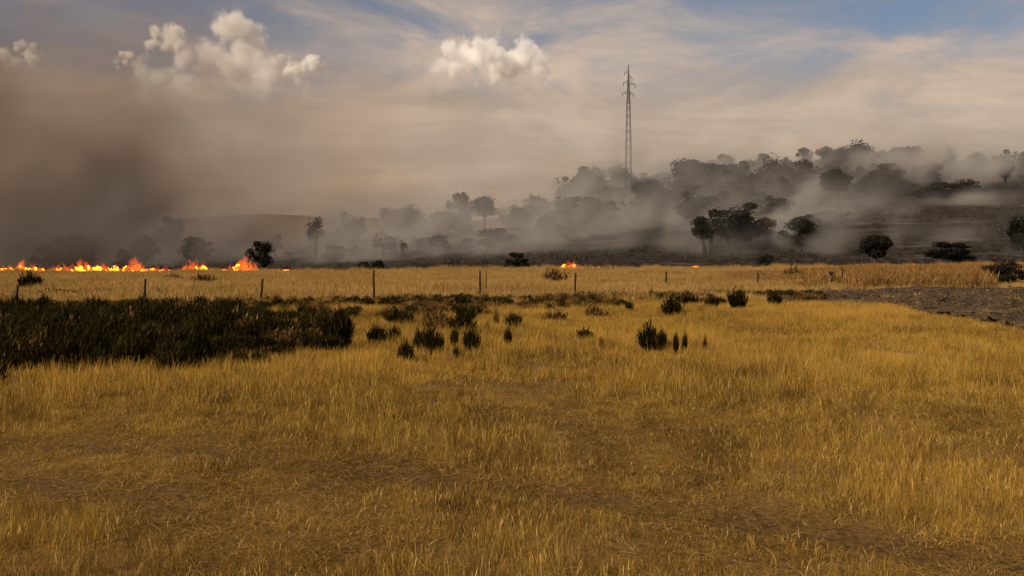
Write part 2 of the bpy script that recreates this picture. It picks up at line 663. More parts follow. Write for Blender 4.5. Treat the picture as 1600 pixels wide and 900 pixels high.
near_c = proto_collection('near_tuft', [tuft_mesh(f'near_tuft', 50, 0.15, 0.03, 0.165, 0.0038, 0.5, M['straw'], 100 + k, 3) for k in range(5)]
                          + [tuft_mesh('near_stalks', 12, 0.16, 0.12, 0.26, 0.0032, 0.28, M['straw'], 120 + k, 4, 2.2) for k in range(2)]
                          + [tuft_mesh('lying_straw', 14, 0.2, 0.05, 0.22, 0.007, 2.6, M['straw'], 130 + k, 3) for k in range(2)])


def grass_layer(name, n, d0, d1, coll, base, label, keep=None, nk=7):
    x, y = fan_points(n, d0, d1, 0.66, 7.0 if d1 < 100 else 3.0)
    tm = track_mask(x, y) * (y < 25)
    patch = fbm2(x * 0.55 + 9, y * 0.33 + 4, 3)
    dens = sstep(0.22, 0.55, patch + 0.10) * (1 - 0.95 * tm) * sstep(0.2, 0.5, fbm2(x * 1.7 + 5, y * 1.1, 2) + 0.1)
    k = RNG.random(n) < 0.10 + 0.90 * dens
    wb_ = 2.6 * (fbm2(x * 0.45, y * 0.45, 3) - 0.5) + 0.7
    k &= (~in_poly(x + wb_, y + wb_, PLOT) | (RNG.random(n) < 0.025)) & (y < edge_y(x) + 1.0)
    if keep is not None:
        k &= keep(x, y)
    x, y, tm, patch = x[k], y[k], tm[k], patch[k]
    z = terrain(x, y)
    m = len(x)
    hgt = base * (0.6 + 0.65 * sstep(0.25, 0.7, patch)) * (0.7 + 0.55 * sstep(0.3, 0.7, fbm2(x * 2.1, y * 1.5, 2))) * RNG.uniform(0.75, 1.25, m) * (1 - 0.7 * tm)
    wid = base * RNG.uniform(0.85, 1.25, m)
    kind = RNG.integers(0, nk, m)
    lying = (tm > 0.3) & (RNG.random(m) < 0.7)
    if nk == 7:
        kind = np.where(lying | (RNG.random(m) < 0.35 * sstep(0.62, 0.38, patch) + 0.1), 7 + RNG.integers(0, 2, m), kind)
    if d1 > 150:                                   # ranker growth in clumps towards the fire
        hgt = hgt * (1 + 1.5 * sstep(110, 175, y) * sstep(0.45, 0.75, fbm2(x * 0.3 + 2, y * 0.1, 3)))
    tone = np.clip(0.05 + 1.15 * fbm2(x * 0.23 + 31, y * 0.16 + 7, 3) + RNG.normal(0, 0.12, m) - 0.3 * tm, 0, 1)
    return scatter(name, np.stack([x, y, z], -1), np.stack([wid, wid, hgt], -1), rot_arr(m), kind, tone, coll, label, 'grass')


grass_layer('grass', 72000, 3.6, 20, near_c, 0.85, 'golden dry grass of the near meadow, crossed by faint wheel tracks',
            keep=lambda x, y: RNG.random(len(x)) > sstep(11, 20, y + 3 * (fbm2(x * 0.5, y * 0.5, 2) - 0.5)))

x, y = fan_points(22000, 3.6, 15, 0.66, 7.0)
k = RNG.random(len(x)) < 0.25 + 0.75 * sstep(0.55, 0.3, fbm2(x * 0.55 + 9, y * 0.33 + 4, 3)) - 0.6 * track_mask(x, y)
x, y = x[k], y[k]; m = len(x)
litter_c = proto_collection('straw_litter', [tuft_mesh('straw_litter', 16, 0.24, 0.03, 0.13, 0.0045, 3.2, M['straw'], 150 + k, 3) for k in range(4)])
s_ = RNG.uniform(0.7, 1.2, m)
scatter('straw_litter', np.stack([x, y, terrain(x, y) + 0.01], -1), np.stack([s_, s_, s_], -1), rot_arr(m, 0.1), RNG.integers(0, 4, m),
        np.clip(RNG.normal(0.5, 0.3, m), 0, 1), litter_c, 'broken straw lying on the trodden patches of the near meadow', 'straw litter')

mid_c = proto_collection('mid_tuft', [tuft_mesh('mid_tuft', 56, 0.34, 0.06, 0.27, 0.0075, 0.4, M['gold_straw'], 200 + k, 2) for k in range(5)])


def scrub_zone(x, y):
    """how thick the dark broom grows: dense at the left, thinning out to the right"""
    px = 800 + F * x / y
    front = np.interp(px, [-200, 0, 280, 400, 500, 560, 760], [15.4, 16.2, 17.2, 18.6, 20.0, 22.0, 25.0])
    wob = 1.6 * (fbm2(x * 0.8 + 2, y * 0.5, 2) - 0.5)
    a = sstep(-0.9, 1.3, y - front + 1.6 * wob) * (1 - sstep(27, 37, y + 4 * wob)) * (1 - 0.92 * sstep(380, 580, px + 70 * wob) - 0.1 * sstep(620, 780, px))
    a = a * sstep(0.25, 0.5, fbm2(x * 0.9 + 7, y * 0.55 + 1, 2) + 0.42 * a - 0.1)
    return a


grass_layer('grass', 54000, 10.5, 46, mid_c, 1.0, 'golden dry grass in the middle of the meadow around the dark shrubs',
            keep=lambda x, y: (RNG.random(len(x)) > scrub_zone(x, y) * 0.96) & (RNG.random(len(x)) < sstep(10.5, 19, y + 3 * (fbm2(x * 0.5, y * 0.5, 2) - 0.5))), nk=5)

far_c = proto_collection('far_tuft', [tuft_mesh('far_tuft', 42, 0.7, 0.18, 0.42, 0.03, 0.5, M['pale_straw'], 300 + k, 2) for k in range(5)])
grass_layer('grass', 60000, 44, 183, far_c, 1.0, 'pale dry grass strip between the fence posts and the fire line', nk=5)

# tall dry grass behind the ploughed plot
tall_c = proto_collection('tall_tuft', [tuft_mesh('tall_tuft', 60, 0.7, 0.4, 1.6, 0.022, 0.5, M['tall_straw'], 400 + k, 3, 2.0) for k in range(4)])
n = 5200
px = RNG.uniform(1140, 1720, n); d = RNG.uniform(66, 125, n)
x = at(px, d)
cl = fbm2(x * 0.16 + 3, d * 0.1, 3)
k = (RNG.random(n) < sstep(0.34, 0.52, cl + 0.25 * sstep(1280, 1380, px) - 0.12 * (1 - sstep(1180, 1330, px)))) & ~((px > 1545) & (d < 90)) & ~((px > 1286) & (px < 1330) & (d < 77))
x, d, px = x[k], d[k], px[k]; m = len(x)
hs = RNG.uniform(0.6, 1.1, m) * (0.4 + 0.65 * sstep(1180, 1360, px)) * (0.65 + 0.6 * fbm2(x * 0.3, d * 0.15, 2))
scatter('tall_grass', np.stack([x, d, terrain(x, d)], -1), np.stack([np.ones(m), np.ones(m), hs], -1), rot_arr(m, 0.08),
        RNG.integers(0, 4, m), np.clip(fbm2(x * 0.2, d * 0.2, 2) + RNG.normal(0, 0.15, m), 0, 1), tall_c,
        'tall orange-brown dry grass standing behind the ploughed plot', 'grass')

# ------------------------------------------------------------------ dark broom: thicket and single shrubs
def broom_mesh(name, stems, radius, h0, h1, mat, seed, flare=0.35, w=0.015):
    r = random.Random(seed)
    V, Fc = [], []
    for _ in range(stems):
        a = r.uniform(0, 6.283); rr = radius * r.random() ** 0.7
        bx, by = 0.6 * rr * math.cos(a), 0.6 * rr * math.sin(a)
        prof = (1 - 0.4 * (rr / radius) ** 2) * r.uniform(0.6, 1.0)
        h = r.uniform(h0, h1) * prof
        tx, ty = rr * math.cos(a) + r.gauss(0, 0.03), rr * math.sin(a) + r.gauss(0, 0.03)
        prev = None
        for s in range(5):
            t = s / 4
            cx = bx + (tx - bx) * t ** 1.2 + r.gauss(0, 0.012); cyy = by + (ty - by) * t ** 1.2 + r.gauss(0, 0.012); cz = h * t - 0.03
            if s:
                for _k in range(2):      # short sprays along the stem
                    wa = r.uniform(0, 6.283); le = r.uniform(0.08, 0.22)
                    ex, ey, ez = cx + math.cos(wa) * le * 0.5, cyy + math.sin(wa) * le * 0.5, cz + le
                    o = len(V)
                    px_, py_ = -math.sin(wa) * w, math.cos(wa) * w
                    V.extend([(cx - px_, cyy - py_, cz), (cx + px_, cyy + py_, cz), (ex, ey, ez)])
                    Fc.append((o, o + 1, o + 2))
                o = len(V)
                wa = r.uniform(0, 3.14); wx, wy = math.cos(wa) * w * 0.6, math.sin(wa) * w * 0.6
                V.extend([(prev[0] - wx, prev[1] - wy, prev[2]), (prev[0] + wx, prev[1] + wy, prev[2]), (cx + wx, cyy + wy, cz), (cx - wx, cyy - wy, cz)])
                Fc.append((o, o + 1, o + 2, o + 3))
            prev = (cx, cyy, cz)
    return mesh_np(name, V, Fc, mat)


broom_meshes = [broom_mesh('broom', 130, 0.33, 0.55, 1.0, M['broom'], 500 + k) for k in range(6)]
brown_meshes = [broom_mesh('brown_bush', 60, 0.4, 0.5, 0.95, M['brown_scrub'], 520 + k, w=0.016) for k in range(2)]
broom_c = proto_collection('broom_plant', broom_meshes[:4] + brown_meshes)
n = 15000
x, y = fan_points(n, 14.5, 40, 0.7)
k = (RNG.random(n) < scrub_zone(x, y) * 0.8) & (x < 0)
x, y = x[k], y[k]; m = len(x)
hs = 0.60 * RNG.uniform(0.45, 1.15, m) * (0.4 + 1.15 * sstep(0.25, 0.75, fbm2(x * 0.55, y * 0.5, 3)))
ki = np.where(RNG.random(m) < 0.06 + 0.5 * sstep(26, 34, y) * sstep(0.35, 0.6, fbm2(x * 0.3, y * 0.5, 2)), 4 + RNG.integers(0, 2, m), RNG.integers(0, 4, m))
scatter('scrub', np.stack([x, y, terrain(x, y)], -1), np.stack([hs * 1.15, hs * 1.15, hs], -1), rot_arr(m, 0.1), ki, RNG.random(m), broom_c,
        'dense dark green broom thicket across the left of the meadow', 'scrub')

# low brown undergrowth between thicket and fence
n = 8500
px = RNG.uniform(-60, 1290, n); d = RNG.uniform(31, 56, n)
x = at(px, d)
far_lim = np.interp(px, [-100, 300, 800, 1290], [38, 42, 50, 56])
near_lim = np.interp(px, [-100, 450, 800, 1000, 1290], [31, 31, 34, 40, 46])
pat = fbm2(x * 0.35 + 6, d * 0.22, 3)
k = (d < far_lim) & (d > near_lim) & (RNG.random(n) < sstep(0.38, 0.58, pat) * 0.95)
x, d = x[k], d[k]; m = len(x)
hs = RNG.uniform(0.2, 0.5, m)
scatter('undergrowth', np.stack([x, d, terrain(x, d)], -1), np.stack([hs * 1.6, hs * 1.6, hs], -1), rot_arr(m, 0.12),
        np.where(RNG.random(m) < 0.45, RNG.integers(0, 4, m), 4 + RNG.integers(0, 2, m)), RNG.random(m), broom_c,
        'low brown undergrowth scattered between the meadow and the fence', 'undergrowth')

# clods on the ploughed plot
def clod_mesh(seed):
    r = random.Random(seed)
    import bmesh
    bm = bmesh.new()
    bmesh.ops.create_icosphere(bm, subdivisions=1, radius=0.5)
    for v in bm.verts:
        v.co *= r.uniform(0.7, 1.25); v.co.z *= 0.62
    me = bpy.data.meshes.new('clod'); bm.to_mesh(me); bm.free()
    me.materials.append(M['soil'])
    return me


clod_c = proto_collection('clod', [clod_mesh(k) for k in range(4)])
n = 9000
x = RNG.uniform(13, 60, n); y = RNG.uniform(27, 70, n)
k = in_poly(x, y, PLOT) & (np.abs(x / y) < 0.66) & (fbm2(x, y, 2) > 0.35)
x, y = x[k], y[k]; m = len(x)
s = 0.1 + 0.32 * RNG.random(m) ** 3
scatter('soil_clods', np.stack([x, y, plot_z(x, y) + 0.02], -1), np.stack([s, s, s], -1), rot_arr(m, 0.4), RNG.integers(0, 4, m), RNG.random(m), clod_c,
        'broken clods of soil strewn over the ploughed plot', 'clods')

# burnt stubble and low charred brush on the black slope
stub_c = proto_collection('burnt_tuft', [tuft_mesh('burnt_tuft', 30, 1.0, 0.25, 0.9, 0.10, 0.5, M['burnt_stub'], 600 + k, 2) for k in range(4)])
n = 26000
px = RNG.uniform(-80, 1700, n); d = np.sqrt(RNG.uniform(182 ** 2, 420 ** 2, n))
x = at(px, d)
k = (RNG.random(n) < sstep(0.36, 0.62, fbm2(x / 16 + 8, d / 16, 3)) * (0.35 + 0.65 * sstep(900, 1250, px))) & (d > edge_y(x) + 2)
x, d = x[k], d[k]; m = len(x)
s = RNG.uniform(0.5, 1.3, m)
scatter('burnt_stubble', np.stack([x, d, terrain(x, d)], -1), np.stack([s, s, s * RNG.uniform(0.5, 1.4, m)], -1), rot_arr(m, 0.1), RNG.integers(0, 4, m),
        RNG.random(m), stub_c, 'charred stubble and ash on the black slope behind the fire', 'stubble')

# single shrubs that stand apart: (px, base row, height px, width px, brown?, label)
SHRUBS = [
    (533, 546, 62, 46, 0, 'tall dark broom shrub at the right end of the dense thicket'),
    (590, 542, 36, 38, 0, 'rounded dark broom shrub just right of the thicket end'),
    (616, 537, 26, 24, 0, 'low dark shrub wedged behind the two shrubs right of the thicket'),
    (633, 566, 34, 30, 0, 'squat dark shrub standing nearest to the viewer in the open meadow'),
    (656, 552, 40, 24, 0, 'upright dark shrub close behind the squat nearest shrub'),
    (670, 556, 46, 28, 0, 'leaning tall dark shrub in the middle of the shrub cluster'),
    (686, 556, 34, 20, 0, 'slanting narrow shrub at the right of the shrub cluster'),
    (709, 546, 34, 16, 0, 'slim dark shrub between the cluster and the round-topped shrub'),
    (712, 563, 22, 11, 0, 'thin small sprig in front of the slim dark shrub'),
    (737, 550, 38, 32, 0, 'round-topped dark shrub with ragged top in the open meadow'),
    (761, 520, 18, 9, 1, 'thin brown stalk plant right of the round-topped shrub'),
    (775, 513, 40, 10, 1, 'leaning brown stem plant behind the open meadow shrubs'),
    (794, 544, 28, 15, 0, 'small narrow shrub below the single round bush'),
    (804, 517, 30, 32, 0, 'single compact round bush in the centre of the meadow'),
    (728, 503, 24, 38, 0, 'low dark round bush nearest the fence post in the centre'),
    (722, 484, 22, 42, 0, 'dark bush directly behind the low round bush by the fence'),
    (620, 507, 24, 46, 0, 'wide low dark bush behind the gap beside the thicket'),
    (868, 502, 20, 46, 1, 'wide brown bush behind the centre of the meadow'),
    (930, 497, 18, 36, 1, 'reddish brown low bush in the pale grass'),
    (913, 532, 18, 30, 0, 'flat-topped small dark shrub alone in the golden grass'),
    (940, 545, 18, 9, 1, 'faint thin brown sprig beside the flat-topped shrub'),
    (983, 488, 15, 16, 0, 'tiny dark bush in the pale strip beyond the meadow'),
    (959, 476, 17, 8, 1, 'tiny upright brown sprig below the orange flames'),
    (1014, 546, 40, 42, 0, 'bushy dark shrub with several tops at the meadow centre right'),
    (1034, 542, 26, 18, 0, 'lower dark shrub touching the bushy shrub with several tops'),
    (1056, 551, 34, 11, 0, 'left one of a pair of thin upright dark shrubs'),
    (1069, 549, 30, 10, 0, 'right one of a pair of thin upright dark shrubs'),
    (1102, 552, 26, 11, 0, 'lone thin dark shrub furthest right in the golden grass'),
    (1050, 494, 30, 40, 0, 'biggest dark bush of the row along the meadow edge'),
    (1076, 482, 20, 42, 0, 'broad dark bush joined to the biggest bush of the row'),
    (1111, 487, 24, 26, 0, 'dark bush in the row, between broad bush and round bush'),
    (1152, 484, 32, 34, 0, 'round dark green bush near the slim stake at the meadow edge'),
    (1209, 479, 24, 27, 0, 'small round dark bush at the corner of the ploughed plot'),
    (45, 452, 27, 40, 0, 'dark grey-green bush in front of the leftmost flames'),
    (20, 500, 30, 30, 0, 'ragged dark bush at the foot of the leftmost fence post'),
    (262, 497, 26, 40, 0, 'dark bush raised behind the thicket beyond the second fence post'),
    (432, 482, 18, 20, 0, 'small dark bush just right of the third fence post'),
    (458, 484, 17, 20, 0, 'smaller dark bush, second to the right of the third fence post'),
    (320, 441, 13, 42, 1, 'flat brown shrub in the pale grass below the broad flame'),
    (270, 437, 9, 30, 1, 'flat faint shrub left of the broad flame in pale grass'),
    (90, 462, 10, 52, 1, 'long flat dark patch of brush in the pale grass at far left'),
    (170, 459, 8, 22, 1, 'little flat brush patch left of the second fence post'),
    (346, 458, 10, 9, 1, 'tiny dark tuft in pale grass left of the third fence post'),
    (248, 461, 13, 9, 1, 'tiny upright brown tuft right of the second fence post'),
    (866, 442, 22, 38, 1, 'olive bush beside the small orange flames at centre'),
    (1240, 438, 22, 34, 1, 'brown bush among the pale grass left of the two stakes'),
    (1315, 448, 10, 20, 1, 'low dark tuft at the foot of the short leaning stake'),
]
bush_n = 0
for (px, py, hp, wp, brown, lab) in SHRUBS:
    d = CAM_Z * F / (py - HOR)
    x = at(px, d)
    me = brown_meshes[bush_n % 2] if brown else broom_meshes[bush_n % 6]
    o = obj('brown_shrub' if brown else 'broom_shrub', me, loc=(x, d, tz(x, d) - 0.01))
    zt = max(v.co.z for v in me.vertices)
    sz_ = hp * d / F / zt * 1.2 + 0.08
    wx_ = wp * d / F / 0.72
    o.scale = (wx_, wx_, sz_)
    o.rotation_euler = (random.gauss(0, 0.05), random.gauss(0, 0.05), random.uniform(0, 6.28))
    tag(o, lab, 'shrub', 'shrubs scattered over the meadow')
    bush_n += 1


# ------------------------------------------------------------------ trees
def tree_meshes(seed, style, leaf):
    """unit-height tree: (trunk mesh, crown mesh). Crown half-width is 0.5."""
    r = random.Random(seed)
    s = Soup()
    if style == 'umbrella':
        c0, cr, ch, nt = 0.68, 0.5, 0.30, 2 if seed % 2 == 0 else 1
    elif style == 'dome':
        c0, cr, ch, nt = 0.62, 0.5, 0.38, 1
    elif style == 'round':
        c0, cr, ch, nt = 0.57, 0.5, 0.44, 1
    elif style == 'bush':
        c0, cr, ch, nt = 0.46, 0.52, 0.50, 3
    else:
        c0, cr, ch, nt = 0.62, 0.48, 0.36, 1
    clumps = []
    nclump = {'umbrella': 17, 'round': 24, 'dome': 34, 'bush': 28, 'sparse': 13}[style]
    for _ in range(nclump):
        a = r.uniform(0, 6.283); q = r.random() ** 0.5
        dz = r.uniform(-1, 1)
        lim = math.sqrt(max(0.05, 1 - dz * dz))
        if style == 'bush':
            dz = -0.95 + 1.85 * r.random() ** 1.35; lim = math.sqrt(max(0.05, 1 - max(dz, -0.2) ** 2))
        if style == 'dome':
            dz = r.uniform(-0.9, 1); lim = math.sqrt(max(0.05, 1 - max(dz, 0) ** 2)) * (0.55 if dz < -0.35 else 1)
        if style == 'umbrella' and dz < -0.3:
            lim *= 0.8
        rad = r.uniform(0.09, 0.24) if style != 'dome' else r.uniform(0.13, 0.22)
        clumps.append((Vector(((cr - rad * 0.8) * q * lim * math.cos(a), (cr - rad * 0.8) * q * lim * math.sin(a), c0 + (ch - rad * 0.7) * dz)), rad))
    for k in range(nt):
        off = (k - (nt - 1) / 2) * 0.07
        base = Vector((off, r.gauss(0, 0.01), -0.04))
        fork = Vector((off * 1.6 + r.gauss(0, 0.03), r.gauss(0, 0.03), c0 - ch * 0.75))
        s.add(*tube([base, base.lerp(fork, 0.5) + Vector((r.gauss(0, 0.012), r.gauss(0, 0.012), 0)), fork], [0.055, 0.044, 0.034] if style != 'dome' else [0.13, 0.11, 0.09], 7))
        for c, rad in clumps[k::nt][:7]:
            midp = fork.lerp(c, 0.55) + Vector((r.gauss(0, 0.03), r.gauss(0, 0.03), 0.02))
            s.add(*tube([fork, midp, c], [0.024, 0.015, 0.005], 5))
    trunk = s.mesh('trunk', M['bark'])
    V, Fc = [], []
    per = {'sparse': 70, 'dome': 210}.get(style, 150)
    for c, rad in clumps:
        for _ in range(per):
            v = Vector((r.gauss(0, 1), r.gauss(0, 1), r.gauss(0, 1))).normalized()
            q = rad * (0.45 + 0.62 * r.random() ** 0.6)
            p = c + Vector((v.x * q, v.y * q, v.z * q * 0.78))
            u = Vector((r.gauss(0, 1), r.gauss(0, 1), r.gauss(0, 1))).normalized()
            w = v.cross(u).normalized()
            u = w.cross(v + u * 0.6).normalized()
            le = r.uniform(0.016, 0.04)
            o = len(V)
            V.extend([tuple(p - u * le), tuple(p + w * le * 0.6), tuple(p + u * le), tuple(p - w * le * 0.6)])
            Fc.append((o, o + 1, o + 2, o + 3))
    return trunk, mesh_np('crown', V, Fc, leaf)


STYLES = {}
for si, st in enumerate(('umbrella', 'round', 'bush', 'sparse', 'dome')):
    STYLES[st] = [tree_meshes(1000 + 37 * si + k, st, M['tree_leaf']) for k in range(4)]
STYLES['scorched'] = [tree_meshes(1500 + k, 'round', M['brown_leaf']) for k in range(2)]


# (px, top row, base row, width px, style, default distance, name, label)
TREES = [
    (409, 376, 420, 40, 'round', 182, 'black compact tree standing right beside the flames, clear of the smoke'),
    (1367, 366, 417, 44, 'dome', 181, 'black mushroom-shaped tree on the dark ground above the tall grass'),
    (1103, 338, 399, 58, 'umbrella', 215, 'dark flat-crowned tree on two thin trunks at the foot of the hill'),
    (1152, 312, 392, 92, 'round', 232, 'large dark tree right behind the flat-crowned two-trunk tree'),
    (1305, 266, 314, 50, 'dome', 300, 'dark sharply outlined round tree halfway up the burnt slope'),
    (1597, 332, 392, 46, 'bush', 190, 'black tree mass cut by the right picture edge above the burnt slope'),
    (1415, 277, 306, 40, 'bush', 320, 'small dark lumpy tree on the slope, lower right of a large grey crown'),
    (1378, 258, 308, 60, 'scorched', 330, 'brownish domed tree between the dark round tree and the lumpy tree'),
    (1420, 231, 284, 60, 'round', 400, 'large grey crown leaning to the right on the upper slope'),
    (1345, 220, 285, 64, 'round', 430, 'tallest hilltop tree with a pointed grey crown against the sky'),
    (1300, 236, 288, 60, 'round', 440, 'faint wide tree on the hilltop left of the pointed crown'),
    (1385, 238, 290, 50, 'round', 440, 'faint tree filling the gap between pointed crown and leaning crown'),
    (1208, 238, 305, 50, 'sparse', 360, 'thin-topped tree rising from the tree belt right of the pylon'),
    (1228, 258, 318, 58, 'scorched', 330, 'reddish brown scorched tree in the middle of the tree belt'),
    (1252, 252, 305, 52, 'round', 370, 'greyish tree just right of the reddish scorched tree'),
    (1182, 266, 322, 54, 'round', 330, 'dark tree left of the reddish scorched tree in the belt'),
    (1143, 264, 322, 46, 'round', 330, 'dark uneven tree above the pale smoke gap in the belt'),
    (1100, 284, 335, 56, 'bush', 310, 'dark low-crowned tree in the belt above the smoke wisps'),
    (1085, 296, 352, 62, 'round', 270, 'tall dark tree behind and left of the two-trunk tree'),
    (1135, 300, 350, 46, 'scorched', 270, 'small brown tree under the pale smoke streak'),
    (1165, 292, 345, 60, 'round', 280, 'dull green-grey tree just above the large dark tree'),
    (1205, 300, 350, 56, 'bush', 290, 'dim grey tree at the right end of the smoke-filled hollow'),
    (1026, 286, 335, 42, 'round', 320, 'dark tree right below the pylon foot'),
    (1048, 296, 340, 40, 'bush', 310, 'dark bushy tree next to the tree below the pylon foot'),
    (1075, 248, 310, 66, 'round', 420, 'grey rounded tree on the ridge right of the pylon'),
    (1150, 248, 300, 60, 'round', 430, 'pale grey ridge tree third to the right of the pylon'),
    (1112, 256, 305, 56, 'round', 430, 'pale grey ridge tree between two rounded ridge crowns'),
    (967, 256, 318, 48, 'round', 400, 'smoke-faded rounded crown just left of the pylon legs'),
    (921, 257, 320, 66, 'round', 400, 'smoke-faded high crown second to the left of the pylon'),
    (888, 272, 325, 46, 'round', 380, 'smoke-faded crown at the left shoulder of the hill'),
    (905, 300, 358, 84, 'bush', 300, 'wide grey-brown tree mass in smoke on the hill shoulder'),
    (940, 308, 360, 56, 'bush', 300, 'lower right companion of the wide grey-brown tree mass'),
    (835, 301, 350, 42, 'sparse', 330, 'thin grey tree left of the wide grey-brown tree mass'),
    (797, 318, 360, 40, 'sparse', 330, 'pale thin tree in the smoke at the hill foot'),
    (755, 305, 372, 48, 'umbrella', 300, 'grey umbrella-shaped tree with visible trunk in the smoke'),
    (718, 303, 365, 44, 'round', 330, 'pale tree behind and left of the grey umbrella-shaped tree'),
    (690, 329, 384, 52, 'umbrella', 290, 'faint umbrella tree with a long slender trunk in thick smoke'),
    (640, 320, 376, 56, 'round', 380, 'very faint broad crown fading into the smoke'),
    (606, 322, 374, 40, 'round', 390, 'very faint round crown left of the broad faint crown'),
    (547, 327, 384, 48, 'round', 340, 'isolated faint crown floating above the smoke'),
    (493, 338, 396, 34, 'sparse', 250, 'slender umbrella tree with bare trunk left of the bushy tree'),
    (517, 358, 398, 62, 'bush', 240, 'wide bushy grey tree beside the slender umbrella tree'),
    (478, 374, 400, 40, 'bush', 245, 'low grey bushy tree at the foot of the slender umbrella tree'),
    (600, 361, 404, 48, 'sparse', 225, 'ragged tree with spiky top in the central smoke'),
    (630, 376, 408, 16, 'sparse', 220, 'thin leaning snag right of the ragged spiky tree'),
    (430, 363, 404, 28, 'sparse', 215, 'grey wind-bent tree just behind the black compact tree'),
    (305, 371, 414, 52, 'round', 222, 'dark-topped tree in the smoke above the broad flame'),
    (228, 367, 412, 48, 'round', 226, 'flat dark crown in smoke above the flames, left of the broad flame'),
    (193, 386, 416, 26, 'bush', 214, 'small dark pointed tree close above the flames'),
    (112, 364, 412, 62, 'bush', 224, 'dim ragged tree in the dark smoke above the left flames'),
    (75, 377, 412, 44, 'bush', 218, 'dim flat-topped tree in the darkest smoke at the left'),
    (268, 338, 390, 44, 'round', 300, 'barely visible flat crown high in the brown smoke'),
    (1570, 231, 288, 36, 'round', 430, 'block-shaped grey crown on the far right skyline'),
    (1604, 238, 288, 34, 'round', 430, 'grey crown cut by the right picture edge on the skyline'),
    (1484, 231, 284, 24, 'sparse', 450, 'tiny spiky treetop on the skyline among white smoke'),
    (1528, 238, 288, 44, 'round', 460, 'smoke-veiled pale tree left of the block-shaped crown'),
    (1508, 278, 308, 60, 'bush', 300, 'dark low mound of scrub on the crest of the burnt slope'),
    (1462, 282, 308, 50, 'bush', 310, 'small scrub clump left of the dark mound on the crest'),
    (1482, 376, 410, 62, 'bush', 225, 'dim dark scrub heap on the burnt ground behind tall grass'),
    (1253, 334, 384, 62, 'bush', 240, 'dim grey shrub veiled by rising smoke left of the black mushroom tree'),
    (590, 404, 422, 24, 'bush', 176, 'dark rounded bush at the edge of the meadow behind a fence post'),
    (568, 407, 422, 20, 'bush', 176, 'smaller dark bush left of the rounded bush at the meadow edge'),
    (808, 393, 418, 34, 'bush', 190, 'dark pointed bush on the black ground left of the orange flames'),
    (1197, 395, 420, 24, 'bush', 172, 'dark bush on the meadow edge behind the slim stake'),
    (1572, 402, 446, 66, 'bush', 78, 'ragged dark brown bush beside the tall dry grass at far right'),
]
tc_ = {}
for (px, top, base, wp, st, dd, lab) in TREES:
    if base > HOR + 10 or (px < 700 and base >= HOR + 3):
        d = min(CAM_Z * F / (base - HOR), dd) if dd < 160 else dd
    else:
        x, d = ground_hit(px, base, 190, 560, dd)
    x = at(px, d)
    z0 = tz(x, d)
    h = CAM_Z + (HOR - top) / F * d - z0
    w = wp * d / F
    if h < 1.0 or h > 19:
        print('TREE height', px, top, base, round(d), round(h, 1), 'ground row', round(HOR - (z0 - CAM_Z) / d * F))
        h = min(max(h, 1.5), 19)
    k = tc_.get(st, 0); tc_[st] = k + 1
    tm, cm = STYLES[st][k % len(STYLES[st])]
    bushy = st == 'bush'
    e = empty('bush' if bushy and h < 4.5 else 'tree', (x, d, z0))
    e.scale = (w * 1.2, w * 1.2, h * 1.03)
    e.rotation_euler = (0, 0, random.uniform(0, 6.28))
    tag(e, lab, 'bush' if bushy and h < 4.5 else 'tree', 'trees and bushes in the smoke on the burnt ground')
    t_ = obj('trunk', tm, e); c_ = obj('crown', cm, e)

# the rest of the tree belt on the slope; each is told apart by the tree it stands next to
MARKS = [(1305, 290, 'dark round slope tree'), (1415, 290, 'dark lumpy tree'), (1378, 280, 'brownish domed tree'), (1420, 250, 'large leaning grey crown'),
         (1345, 245, 'pointed hilltop crown'), (1208, 265, 'thin-topped belt tree'), (1228, 285, 'reddish scorched tree'), (1182, 292, 'dark tree by the scorched one'),
         (1100, 308, 'low-crowned belt tree'), (1085, 325, 'tall dark tree'), (1165, 318, 'dull green-grey tree'), (1026, 310, 'tree below the pylon foot'),
         (1075, 275, 'rounded ridge tree'), (967, 285, 'faded crown by the pylon'), (921, 285, 'faded high crown'), (905, 330, 'wide grey-brown tree mass'),
         (835, 325, 'thin grey tree at the hill foot'), (600, 383, 'ragged spiky tree'), (493, 362, 'slender umbrella tree'), (755, 330, 'grey umbrella-shaped tree'), (690, 350, 'faint long-trunked tree'),
         (547, 345, 'isolated faint crown'), (1253, 360, 'dim shrub left of the black mushroom tree'), (1367, 390, 'black mushroom tree'), (430, 380, 'wind-bent tree'), (1103, 365, 'two-trunk flat-crowned tree'), (1152, 350, 'large dark tree')]
fr = random.Random(21)
placed = 0
seen_labels = set()
